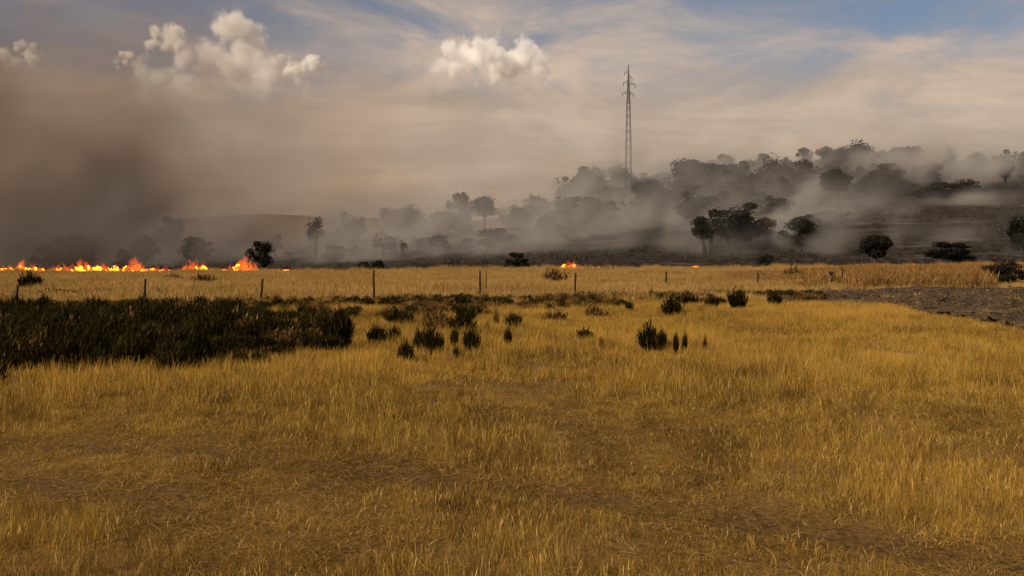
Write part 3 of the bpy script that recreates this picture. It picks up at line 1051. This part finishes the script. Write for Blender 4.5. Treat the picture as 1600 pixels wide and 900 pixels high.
while placed < 172:
    if placed < 120:
        px = fr.uniform(790, 1470); d = fr.uniform(245, 470)
    elif placed < 160:
        px = fr.uniform(440, 900); d = fr.uniform(225, 340)
    else:
        px = fr.uniform(1170, 1345); d = fr.uniform(212, 265)
    row = HOR - (tz(at(px, d), d) - CAM_Z) / d * F
    if placed < 120 and not (np.interp(px, [820, 1000, 1200, 1470], [300, 275, 268, 262]) < row < np.interp(px, [820, 1000, 1200, 1250, 1470], [378, 380, 368, 322, 308])):
        continue
    x = at(px, d); h = fr.uniform(7, 12) * (0.8 if row > 345 else 1); w = h * fr.uniform(0.9, 1.4)
    if placed >= 120:
        h = fr.uniform(2.5, 6.0); w = h * fr.uniform(1.0, 2.0)
    st = fr.choice(['round', 'round', 'bush', 'bush', 'sparse', 'scorched'] if px > 1150 else ['round', 'round', 'bush', 'bush', 'sparse'])
    mid_row = row - h * 0.5 / d * F
    lab = None
    for mx_, my_, ph in sorted(MARKS, key=lambda q: math.hypot(q[0] - px, q[1] - mid_row)):
        dx_, dy_ = px - mx_, mid_row - my_
        side = ('right' if dx_ > 0 else 'left') if abs(dx_) > 1.2 * abs(dy_) else None
        rel = f'{side} of' if side else ('above' if dy_ < 0 else 'below')
        size_ = 'big' if h > 10.2 else 'small' if h < 8 and h > 4.2 else 'stunted' if h < 4.2 else 'mid-sized'
        look = size_ + ' ' + {'round': 'rounded grey', 'bush': 'low bushy grey', 'sparse': 'sparse grey', 'scorched': 'brown scorched'}[st]
        lab = f'{look} tree {rel} the {ph}'
        if lab not in seen_labels:
            break
    if lab in seen_labels:
        continue
    seen_labels.add(lab)
    tm, cm = STYLES[st][placed % len(STYLES[st])]
    e = empty('tree', (x, d, tz(x, d)))
    e.scale = (w, w, h); e.rotation_euler = (0, 0, fr.uniform(0, 6.28))
    tag(e, lab, 'tree', 'trees and bushes in the smoke on the burnt ground')
    obj('trunk', tm, e); obj('crown', cm, e)
    placed += 1

# ------------------------------------------------------------------ pylon
d = 330.0
x = at(982, d)
z0 = tz(x, d) - 0.5
H = CAM_Z + (HOR - 98) / F * d - z0
py_ = empty('power_pylon', (x, d, z0))
tag(py_, 'tall slim steel lattice pylon rising out of the smoke on the hill', 'pylon')
py_.rotation_euler = (0, 0, 0.12)


def half(zf):
    return (2.6 * (1 - zf) + 0.55 * zf) * 0.5 if zf < 0.72 else max(0.06, (1.1 - 1.04 * (zf - 0.72) / 0.28) * 0.5)


for sxx in (-1, 1):
    for syy in (-1, 1):
        path = [(sxx * half(f), syy * half(f), f * H) for f in (0, 0.25, 0.5, 0.72, 0.9, 0.985)]
        s = Soup(); s.add(*tube(path, [0.13, 0.12, 0.11, 0.10, 0.08, 0.05], 5))
        obj('leg', s.mesh('leg', M['steel']), py_)
s = Soup()
lev = list(np.linspace(0.0, 0.72, 15)) + list(np.linspace(0.755, 0.97, 9))
for a, b_ in zip(lev[:-1], lev[1:]):
    for side in range(4):
        c = [(-1, -1), (1, -1), (1, 1), (-1, 1)]
        p, q = c[side], c[(side + 1) % 4]
        A = (p[0] * half(a), p[1] * half(a), a * H); B = (q[0] * half(b_), q[1] * half(b_), b_ * H)
        C2 = (q[0] * half(a), q[1] * half(a), a * H); D2 = (p[0] * half(b_), p[1] * half(b_), b_ * H)
        r_ = 0.03 if a < 0.7 else 0.05
        s.add(*tube([A, B], [r_, r_], 4)); s.add(*tube([C2, D2], [r_, r_], 4))
        if a >= 0.7:
            s.add(*tube([D2, B], [r_, r_], 4))
o = obj('bracing', s.mesh('bracing', M['steel']), py_); o['kind'] = 'stuff'
for zf, sd_, le in ((0.935, -1, 1.3), (0.90, 1, 1.1), (0.865, -1, 1.7), (0.855, 1, 2.2), (0.795, -1, 1.9), (0.79, 1, 1.5)):
    s = Soup()
    h_ = half(zf)
    tip = (sd_ * (h_ + le), 0, zf * H)
    for yy in (-h_, h_):
        s.add(*tube([(sd_ * h_, yy, zf * H), tip], [0.07, 0.05], 4))
        s.add(*tube([(sd_ * h_, yy, zf * H + 1.0), tip], [0.06, 0.05], 4))
    arm = obj('cross_arm', s.mesh('cross_arm', M['steel']), py_)
    s = Soup(); s.add(*tube([tip, (tip[0], 0, tip[2] - 0.5), (tip[0], 0, tip[2] - 1.2)], [0.05, 0.13, 0.11], 6))
    obj('insulator', s.mesh('insulator', M['steel']), arm)
s = Soup(); s.add(*tube([(0, 0, 0.955 * H), (0, 0, H)], [0.07, 0.03], 5))
obj('peak_rod', s.mesh('peak_rod', M['steel']), py_)

# ------------------------------------------------------------------ fence posts
POSTS = [
    (27, 444, 476, 1.0, 'leftmost thin wooden fence post behind the dark thicket'),
    (226, 437, 478, 1.0, 'dark wooden fence post second from the left, in pale grass above the thicket'),
    (408, 435, 474, 1.0, 'dark wooden fence post below the black compact tree'),
    (584, 422, 474, 0.9, 'tall thin fence post in front of the dark rounded bush'),
    (750, 423, 462, 0.9, 'straight fence post in the pale grass at the middle of the fence'),
    (760, 423, 458, 0.4, 'hair-thin stake close right of the middle fence post'),
    (899, 425, 464, 0.9, 'leaning fence post directly below the orange flames'),
    (1041, 425, 448, 0.9, 'short crooked fence post in the grass before the hill foot'),
    (1184, 424, 447, 0.8, 'slim straight stake below the dark bush on the meadow edge'),
    (1299, 424, 447, 1.2, 'short stake with a dark knob at the top, by the ploughed plot'),
    (1317, 419, 446, 0.6, 'short leaning stake right of the knobbed stake'),
]
for i, (px, t, b_, wd, lab) in enumerate(POSTS):
    d = CAM_Z * F / (b_ - HOR)
    x = at(px, d); h = (b_ - t) * d / F
    r0 = 0.058 * wd * (d / 45) ** 0.7
    rr = random.Random(i)
    lean = rr.gauss(0, 0.03)
    path = [(0, 0, -0.3), (rr.gauss(0, 0.01), 0, h * 0.3), (lean * 0.5 + rr.gauss(0, 0.015), 0, h * 0.65), (lean, 0, h * 0.97), (lean, 0, h)]
    s = Soup(); s.add(*tube(path, [r0 * 1.05, r0, r0 * 0.95, r0 * 0.9, r0 * 0.6], 7))
    if i == 9:
        s.add(*tube([(lean, 0, h * 0.78), (lean + 0.02, 0, h * 0.86), (lean, 0, h * 1.0)], [r0 * 1.2, r0 * 2.4, r0 * 1.4], 7))
    o = obj('fence_post', s.mesh('fence_post', M['post']), loc=(x, d, tz(x, d)))
    tag(o, lab, 'fence post', 'fence posts along the far side of the meadow')


# ------------------------------------------------------------------ fire
def flame_mesh(width, height, n, seed, depth=2.2):
    r = random.Random(seed)
    V, Fc, R = [], [], []
    for _ in range(n):
        u = r.uniform(-1, 1)
        cx = u * width * 0.5; cyy = r.uniform(-depth, depth) * 0.5
        h = height * (0.25 + 0.75 * r.random() ** 1.3) * (1 - 0.45 * abs(u) ** 1.5)
        rad = h * r.uniform(0.2, 0.42)
        ph = r.uniform(0, 6.28); sw = h * r.uniform(0.06, 0.24)
        lean = h * r.uniform(-0.05, 0.3)
        o = len(V); rings, segs = 9, 9
        for i in range(rings):
            t = i / (rings - 1)
            pr = rad * (0.55 + 1.1 * t) if t < 0.22 else rad * 0.8 * max(0.03, ((1 - t) / 0.78)) ** 0.8 * (1 + 0.25 * math.sin(9 * t + ph))
            ox = sw * math.sin(5 * t + ph) * t + lean * t * t
            oy = sw * math.cos(4 * t + ph) * t
            for k in range(segs):
                a = 6.283 * k / segs
                V.append((cx + ox + pr * math.cos(a), cyy + oy + pr * math.sin(a) * 0.8, h * t - 0.1))
                R.append(t * (0.55 + 0.45 * h / height))
        for i in range(rings - 1):
            for k in range(segs):
                k2 = (k + 1) % segs
                Fc.append((o + i * segs + k, o + i * segs + k2, o + (i + 1) * segs + k2, o + (i + 1) * segs + k))
        Fc.append(tuple(o + k for k in range(segs - 1, -1, -1))); Fc.append(tuple(o + (rings - 1) * segs + k for k in range(segs)))
    o = len(V); cols = 14                      # the low burning bed that joins the tongues
    for i in range(cols + 1):
        u = 2 * i / cols - 1
        hb = (0.2 + 0.26 * r.random()) * height * (1 - 0.5 * abs(u) ** 3) + 0.12
        for k in range(7):
            a = math.pi * k / 6
            V.append((u * width * 0.52, math.cos(a) * depth * 0.5 * (1.02 - abs(u) ** 6), hb * math.sin(a) * (1.02 - abs(u) ** 6) - 0.1)); R.append(0.25 * math.sin(a))
    for i in range(cols):
        for k in range(6):
            Fc.append((o + i * 7 + k, o + (i + 1) * 7 + k, o + (i + 1) * 7 + k + 1, o + i * 7 + k + 1))
        Fc.append((o + i * 7 + 6, o + (i + 1) * 7 + 6, o + (i + 1) * 7, o + i * 7))
    Fc.append(tuple(o + k for k in range(7))); Fc.append(tuple(o + cols * 7 + k for k in range(6, -1, -1)))
    me = mesh_np('flame', V, Fc, M['flame'], True)
    a = me.attributes.new('rise', 'FLOAT', 'POINT'); a.data.foreach_set('value', np.array(R, np.float32))
    return me


# (px centre, top row, width px, tongues, label)
FIRES = [
    (10, 411, 34, 18, 'low solid orange flame strip at the far left of the fire line'),
    (33, 402, 14, 7, 'thin flickering red flame rising above the low strip'),
    (55, 412, 26, 11, 'low pinkish flames behind the grey-green bush'),
    (96, 410, 34, 12, 'weak scattered reddish flames between pinkish flames and the bright fire'),
    (131, 403, 27, 14, 'bright orange flame with three tips, left of the yellow flame'),
    (157, 407, 26, 15, 'bright yellow-orange flame in the middle of the left fire line'),
    (178, 406, 12, 7, 'narrow orange flame right of the yellow-orange flame'),
    (209, 402, 32, 18, 'tall orange flame sloping up to the right under the small pointed tree'),
    (247, 413, 44, 13, 'low broken pink-orange flames left of the broad flame'),
    (306, 403, 34, 22, 'broad bright flame burning alone under the dark-topped tree'),
    (340, 418, 40, 8, 'faint low embers between the two separate bright flames'),
    (379, 400, 32, 20, 'pointed orange flame beside the black compact tree'),
    (440, 419, 40, 7, 'faint low embers in the grass right of the black compact tree'),
    (522, 421, 30, 7, 'dull low embers at the meadow edge left of the two dark bushes'),
    (890, 405, 30, 18, 'small orange flame above the leaning fence post'),
    (922, 413, 40, 13, 'pale low flames right of the small orange flame'),
    (1088, 412, 16, 6, 'small pale orange flame on the meadow edge below the two-trunk tree'),
    (1427, 409, 14, 5, 'faint pink flame tip above the tall dry grass'),
    (1439, 262, 34, 16, 'orange glowing flame high on the slope below the leaning grey crown'),
]
for i, (px, t, wp, n, lab) in enumerate(FIRES):
    if t < 300:
        x, d = ground_hit(px, 276, 250, 560, 380)
        h = 14 * d / F
    else:
        d = float(edge_y(np.array([at(px, 179)]))[0]) - 0.5
        x = at(px, d)
        h = CAM_Z + (HOR - t) / F * d + 0.2 - tz(x, d)
        h = max(h, 0.7)
    o = obj('flame', flame_mesh(wp * d / F * 1.22, h * 1.15, int(n * 1.3) + 4, 40 + i), loc=(x, d, tz(x, d)))
    tag(o, lab, 'flame', 'flames along the edge of the burning meadow')


# ------------------------------------------------------------------ cumulus clouds
CLOUDS = [
    (28, 84, 86, 56, 'small cream cumulus puff at the far left above the dark smoke', 22),
    (266, 62, 92, 58, 'bright white cumulus top left of the tallest puff', 24),
    (197, 90, 44, 32, 'tiny bright cumulus puff low on the left', 12),
    (372, 56, 100, 100, 'tallest bright white cumulus puff', 34),
    (345, 118, 360, 110, 'broad dull cumulus bank sinking into the smoke beneath the bright puffs', 60),
    (440, 110, 70, 48, 'pale cumulus lump on the right shoulder of the cloud bank', 16),
    (486, 102, 56, 44, 'small pale cumulus at the right end of the cloud bank', 14),
    (768, 96, 196, 92, 'large glowing flat-topped cumulus at the middle of the sky', 56),
]
# ------------------------------------------------------------------ smoke volumes
def smoke_volume(name, lo, hi, res, dens, mat, label, cat='smoke', kind='stuff'):
    gx = np.linspace(lo[0], hi[0], res[0]); gy = np.linspace(lo[1], hi[1], res[1]); gz = np.linspace(lo[2], hi[2], res[2])
    X, Y, Z = np.meshgrid(gx, gy, gz, indexing='ij')
    D = dens(X, Y, Z).astype(np.float32)
    e = np.ones_like(D)                                   # fade out to nothing at the limits of the box
    for ax, nn in enumerate(res):
        sh = [1, 1, 1]; sh[ax] = nn
        i = np.arange(nn)
        f = np.clip(np.minimum(i, nn - 1 - i) / 3.0, 0, 1)
        if ax == 2:
            f = np.clip((nn - 1 - i) / 4.0, 0, 1)
        e = e * f.reshape(sh)
    D = (D * e).ravel()
    me = bpy.data.meshes.new(name)
    me.vertices.add(len(D))
    a = me.attributes.new('dens', 'FLOAT', 'POINT'); a.data.foreach_set('value', D)
    store = bpy.data.objects.new(name + '_samples', me)      # the computed densities, read by the node tree
    vd = bpy.data.volumes.new(name)
    vd.materials.append(mat)
    o = obj(name, vd)
    ng = bpy.data.node_groups.new(name + '_field', 'GeometryNodeTree')
    ng.interface.new_socket('Geometry', in_out='INPUT', socket_type='NodeSocketGeometry')
    ng.interface.new_socket('Geometry', in_out='OUTPUT', socket_type='NodeSocketGeometry')
    N, L = ng.nodes, ng.links
    gi = N.new('NodeGroupInput'); go = N.new('NodeGroupOutput')
    pos = N.new('GeometryNodeInputPosition'); sp = N.new('ShaderNodeSeparateXYZ')
    L.new(pos.outputs[0], sp.inputs[0])

    def mth(op, a_, b_=None):
        n = N.new('ShaderNodeMath'); n.operation = op
        for s_, v_ in zip(n.inputs, (a_, b_)):
            if v_ is None: continue
            if isinstance(v_, (int, float)): s_.default_value = v_
            else: L.new(v_, s_)
        return n.outputs[0]
    ii = []
    for ax in range(3):
        t_ = mth('MULTIPLY', mth('SUBTRACT', sp.outputs[ax], float(lo[ax])), (res[ax] - 1) / (hi[ax] - lo[ax]))
        ii.append(mth('ROUND', t_))
    fi = mth('ADD', mth('MULTIPLY', mth('ADD', mth('MULTIPLY', ii[0], float(res[1])), ii[1]), float(res[2])), ii[2])
    at_ = N.new('GeometryNodeInputNamedAttribute'); at_.data_type = 'FLOAT'; at_.inputs[0].default_value = 'dens'
    si = N.new('GeometryNodeSampleIndex'); si.data_type = 'FLOAT'; si.domain = 'POINT'; si.clamp = True
    oi = N.new('GeometryNodeObjectInfo'); oi.inputs['Object'].default_value = store
    L.new(oi.outputs['Geometry'], si.inputs['Geometry'])
    L.new(at_.outputs[0], si.inputs['Value'])
    L.new(fi, si.inputs['Index'])
    vc = N.new('GeometryNodeVolumeCube')
    L.new(si.outputs[0], vc.inputs['Density'])
    vc.inputs['Background'].default_value = 0.0
    vc.inputs['Min'].default_value = lo; vc.inputs['Max'].default_value = hi
    for nm, v_ in zip(('Resolution X', 'Resolution Y', 'Resolution Z'), res):
        vc.inputs[nm].default_value = v_
    sm = N.new('GeometryNodeSetMaterial'); sm.inputs['Material'].default_value = mat
    L.new(vc.outputs[0], sm.inputs[0])
    L.new(sm.outputs[0], go.inputs[0])
    o.modifiers.new('field', 'NODES').node_group = ng
    tag(o, label, cat, kind=kind)
    return o


def veil_density(X, Y, Z):
    """broad brown smoke drifting over the whole plain: tall and thick at the left, thinner to the right"""
    u = X / Y                                   # how far left or right the smoke lies
    left = sstep(0.02, -0.5, u)
    topn = fbm3(X / 75 + 5, Y / 90, Z / 60, 3)
    top = 78 + 50 * left + 60 * (topn - 0.5)
    hgt = np.clip(1 - Z / top, 0, 1)
    wv = fbm3(X / 50, Y / 50, Z / 40, 2) * 50
    n = fbm3((X + wv) / 60 + 30, Y / 80 + 4, (Z + 0.5 * wv) / 30 + 2, 5, 0.55)
    nf = fbm3((X + 0.6 * wv - 0.5 * Z) / 24 + 3, Y / 60 + 8, (Z + 0.4 * wv) / 20 + 6, 4, 0.56)
    bil = sstep(0.40, 0.62, 0.45 * n + 0.55 * nf)
    yc = 370 + 110 * sstep(-0.15, 0.12, u) + 0.6 * wv
    curtain = 0.35 + 1.9 * np.exp(-((Y - yc) / 34) ** 2)
    base = (0.0034 + 0.0026 * left ** 1.3) * hgt ** 0.8 * (0.25 + 1.35 * bil) * curtain * (1 + 0.6 * sstep(-0.15, 0.12, u)) * sstep(0, 120, Y - 225 - 165 * sstep(-0.15, 0.12, u))
    base = base + 0.0045 * left ** 0.5 * np.exp(-np.clip(Z, 0, None) / 30.0) * sstep(300, 380, Y)
    return base


def blob(X, Y, Z, px, py, d, rx, rz, ry=None):
    x = at(px, d); z = CAM_Z + (HOR - py) / F * d
    k = d / F
    ry = ry or rx * k * 1.2
    return np.exp(-(((X - x) / (rx * k)) ** 2 + ((Y - d) / ry) ** 2 + ((Z - z) / (rz * k)) ** 2))


BLOBS = [  # px, py, distance, half sizes in px, strength
    (905, 285, 330, 64, 30, 0.030), (967, 278, 335, 38, 24, 0.030), (1075, 268, 360, 56, 20, 0.028), (1150, 264, 370, 56, 18, 0.022), (1340, 258, 330, 80, 20, 0.035), (1420, 262, 300, 60, 22, 0.04), (1540, 268, 296, 110, 22, 0.085), (1490, 250, 330, 70, 20, 0.06), (1482, 392, 204, 70, 24, 0.02), (1280, 275, 290, 40, 20, 0.02), (1520, 312, 255, 50, 10, 0.03), (1400, 340, 235, 40, 24, 0.016), (1215, 270, 322, 60, 18, 0.015), (982, 236, 318, 26, 34, 0.03), (1150, 350, 224, 60, 44, 0.010),
    (840, 330, 280, 90, 34, 0.014), (1010, 345, 255, 60, 30, 0.022), (740, 350, 250, 80, 40, 0.014), (1240, 350, 222, 70, 40, 0.040), (1180, 375, 212, 60, 20, 0.02), (1330, 320, 270, 50, 30, 0.010), (1460, 384, 198, 90, 22, 0.018), (1270, 380, 204, 80, 26, 0.022), (1120, 388, 204, 70, 16, 0.014), (1240, 345, 226, 60, 40, 0.03), (1500, 262, 380, 60, 16, 0.02),
    (610, 360, 260, 90, 40, 0.012), (500, 350, 280, 90, 50, 0.010),
    (960, 345, 250, 130, 34, 0.020), (850, 372, 225, 120, 30, 0.016), (1235, 335, 240, 60, 40, 0.022), (1190, 300, 290, 50, 30, 0.014),
    (1120, 325, 265, 50, 26, 0.016), (1545, 262, 345, 100, 22, 0.06), (1450, 270, 335, 60, 16, 0.03), (1390, 290, 320, 60, 14, 0.012), (1290, 300, 320, 40, 16, 0.016), (1310, 392, 200, 90, 22, 0.012),
    (1430, 388, 200, 50, 22, 0.008), (690, 390, 215, 110, 30, 0.014), (560, 385, 215, 90, 30, 0.012), (430, 395, 205, 60, 22, 0.012),
    (1000, 300, 330, 80, 30, 0.012), (880, 320, 330, 90, 36, 0.010), (1340, 262, 400, 70, 18, 0.010), (700, 345, 270, 90, 40, 0.008),
]
DARK = [
    (40, 350, 225, 160, 90, 0.017), (200, 310, 260, 160, 90, 0.008), (-60, 250, 245, 170, 170, 0.009), (200, 280, 300, 110, 90, 0.006), (150, 388, 202, 160, 24, 0.030),
    (20, 385, 194, 40, 34, 0.04), (110, 388, 194, 40, 30, 0.04), (205, 380, 194, 36, 36, 0.04), (306, 378, 194, 30, 34, 0.035), (382, 376, 194, 26, 34, 0.03),
    (320, 380, 210, 110, 28, 0.024), (440, 395, 207, 120, 22, 0.018), (560, 402, 205, 130, 16, 0.012), (215, 340, 240, 60, 40, 0.014),
]


def dark_density(X, Y, Z):
    wx = fbm3(X / 30, Y / 30, Z / 30, 3) * 40
    n = fbm3((X + wx) / 28 + 3, Y / 34 + 13, (Z + wx * 0.8) / 26 + 4, 5, 0.56)
    wf = fbm3(X / 12 + 5, Y / 14, Z / 12 + 2, 2) * 16
    nf = fbm3((X - 0.6 * Z + wf) / 14 + 1, Y / 20 + 3, (Z + wf) / 22 + 5, 4, 0.58)
    w = sstep(0.42, 0.60, 0.5 * n + 0.5 * nf)
    u = X / Y
    D = 0.0062 * sstep(-0.02, -0.58, u) * np.clip(1 - Z / (80 + 75 * w), 0, 1) * (0.35 + 1.1 * w) * sstep(190, 230, Y)
    for (px, py, d, rx, rz, s_) in DARK:
        D = D + s_ * blob(X, Y, Z, px, py, d, rx, rz) * (0.1 + 1.9 * w)
    return D



def low_density(X, Y, Z):
    gz = terrain(X[:, :, 0], Y[:, :, 0])[:, :, None]
    h = Z - gz
    wx = fbm3(X / 26, Y / 30, Z / 20, 3) * 34
    n = fbm3((X + wx) / 27 + 11, Y / 34 + 3, (Z + wx * 0.7) / 18 + 8, 5, 0.56)
    wf = fbm3(X / 9 + 5, Y / 12, Z / 8 + 2, 2) * 12
    nf = fbm3((X - 0.75 * Z + wf) / 9 + 21, Y / 16 + 13, (Z + wf) / 12 + 5, 5, 0.58)
    n = 0.26 * n + 0.74 * nf
    w = sstep(0.465, 0.575, n)
    u = X / Y
    side = sstep(0.50, 0.20, u) * 0.9 + 0.10
    hug = np.exp(-np.clip(h, 0, None) / 12.0) * 0.0165 * side * sstep(188, 204, Y)
    Yw = Y + 40 * (fbm3(X / 60 + 9, Y / 200, Z / 60, 2) - 0.5)      # the smoke rises in a few drifting curtains
    bands = sum(np.exp(-((Yw - yc) / wd_) ** 2) for yc, wd_ in ((208, 9), (248, 12), (300, 14), (362, 18)))
    D = hug * (0.09 + 1.9 * bands * (0.06 + 1.6 * w))
    for (px, py, d, rx, rz, s_) in BLOBS:
        D = D + s_ * blob(X, Y, Z, px, py, d, rx, rz, min(rx * d / F * 1.1, 14)) * (0.015 + 2.6 * w)
    return D * (h > -4)


smoke_volume('smoke', (-400, 192, -4), (400, 640, 150), (161, 90, 32), veil_density, M['veil'],
             'broad brown smoke veil drifting across the plain behind the fire')
smoke_volume('smoke', (-320, 186, -4), (60, 430, 130), (153, 98, 54), dark_density, M['dark_smoke'],
             'dark brown smoke billowing up from the fire at the left')
smoke_volume('smoke', (-260, 184, -4), (260, 460, 84), (261, 139, 45), low_density, M['low_smoke'],
             'grey smoke rolling between the trees on the burnt slope')


# cumulus: every cloud is its own body of bright scattering vapour, far beyond the smoke
def cloud_volume(i, px, py, wp, hp, label, n):
    dist = 9000.0
    k = dist / F
    W, Hh = wp * k, hp * k
    r = random.Random(70 + i)
    cx, cz = (px - 800) * k, CAM_Z + (HOR - py) * k
    S = []
    for _ in range(n):
        u = r.uniform(-1, 1)
        rad = Hh * r.uniform(0.14, 0.27) * (1 - 0.3 * abs(u))
        env = Hh * (1 - abs(u) ** 3) * r.uniform(0.45, 1.0) if n != 56 else Hh * (1 - 0.8 * abs(u) ** 6) * r.uniform(0.5, 0.95)
        S.append((cx + u * (W * 0.5 - rad * 0.7), dist + r.uniform(-0.3, 0.3) * Hh, cz - Hh * 0.5 + max(rad * 0.2, env - rad), rad))
    m = Hh * 0.12
    thin = 0.5 if n == 60 else 0.22 if n == 61 else 1.0

    def dens(X, Y, Z):
        sd_ = np.full(X.shape, 1e9)
        for (a, b_, c, rad) in S:
            sd_ = np.minimum(sd_, np.sqrt((X - a) ** 2 + (Y - b_) ** 2 + (Z - c) ** 2) - rad)
        q = Hh * 0.20
        nz = fbm3(X / q + i, Y / q, Z / q, 5, 0.55) - 0.5
        dd_ = -sd_ / Hh + nz * 0.58
        zf = (Z - (cz - Hh * 0.5)) / Hh
        return sstep(0.0, 0.26, dd_) * (22.0 / Hh) * thin * (0.04 + 0.96 * sstep(0.1, 0.65, zf + nz * 0.8))
    lo = (cx - W / 2 - m, dist - Hh * 0.6, cz - Hh * 0.5 - m); hi = (cx + W / 2 + m, dist + Hh * 0.6, cz + Hh * 0.5 + m)
    nx = int(min(170, max(40, 60 * (W + 2 * m) / Hh)))
    return smoke_volume('cumulus_cloud', lo, hi, (nx, 48, 62), dens, M['cloud'], label, 'cloud', None)


for i, (px, py, wp, hp, lab, n) in enumerate(CLOUDS):
    o = cloud_volume(i, px, py, wp, hp, lab, n)
    o['group'] = 'white cumulus clouds above the smoke'
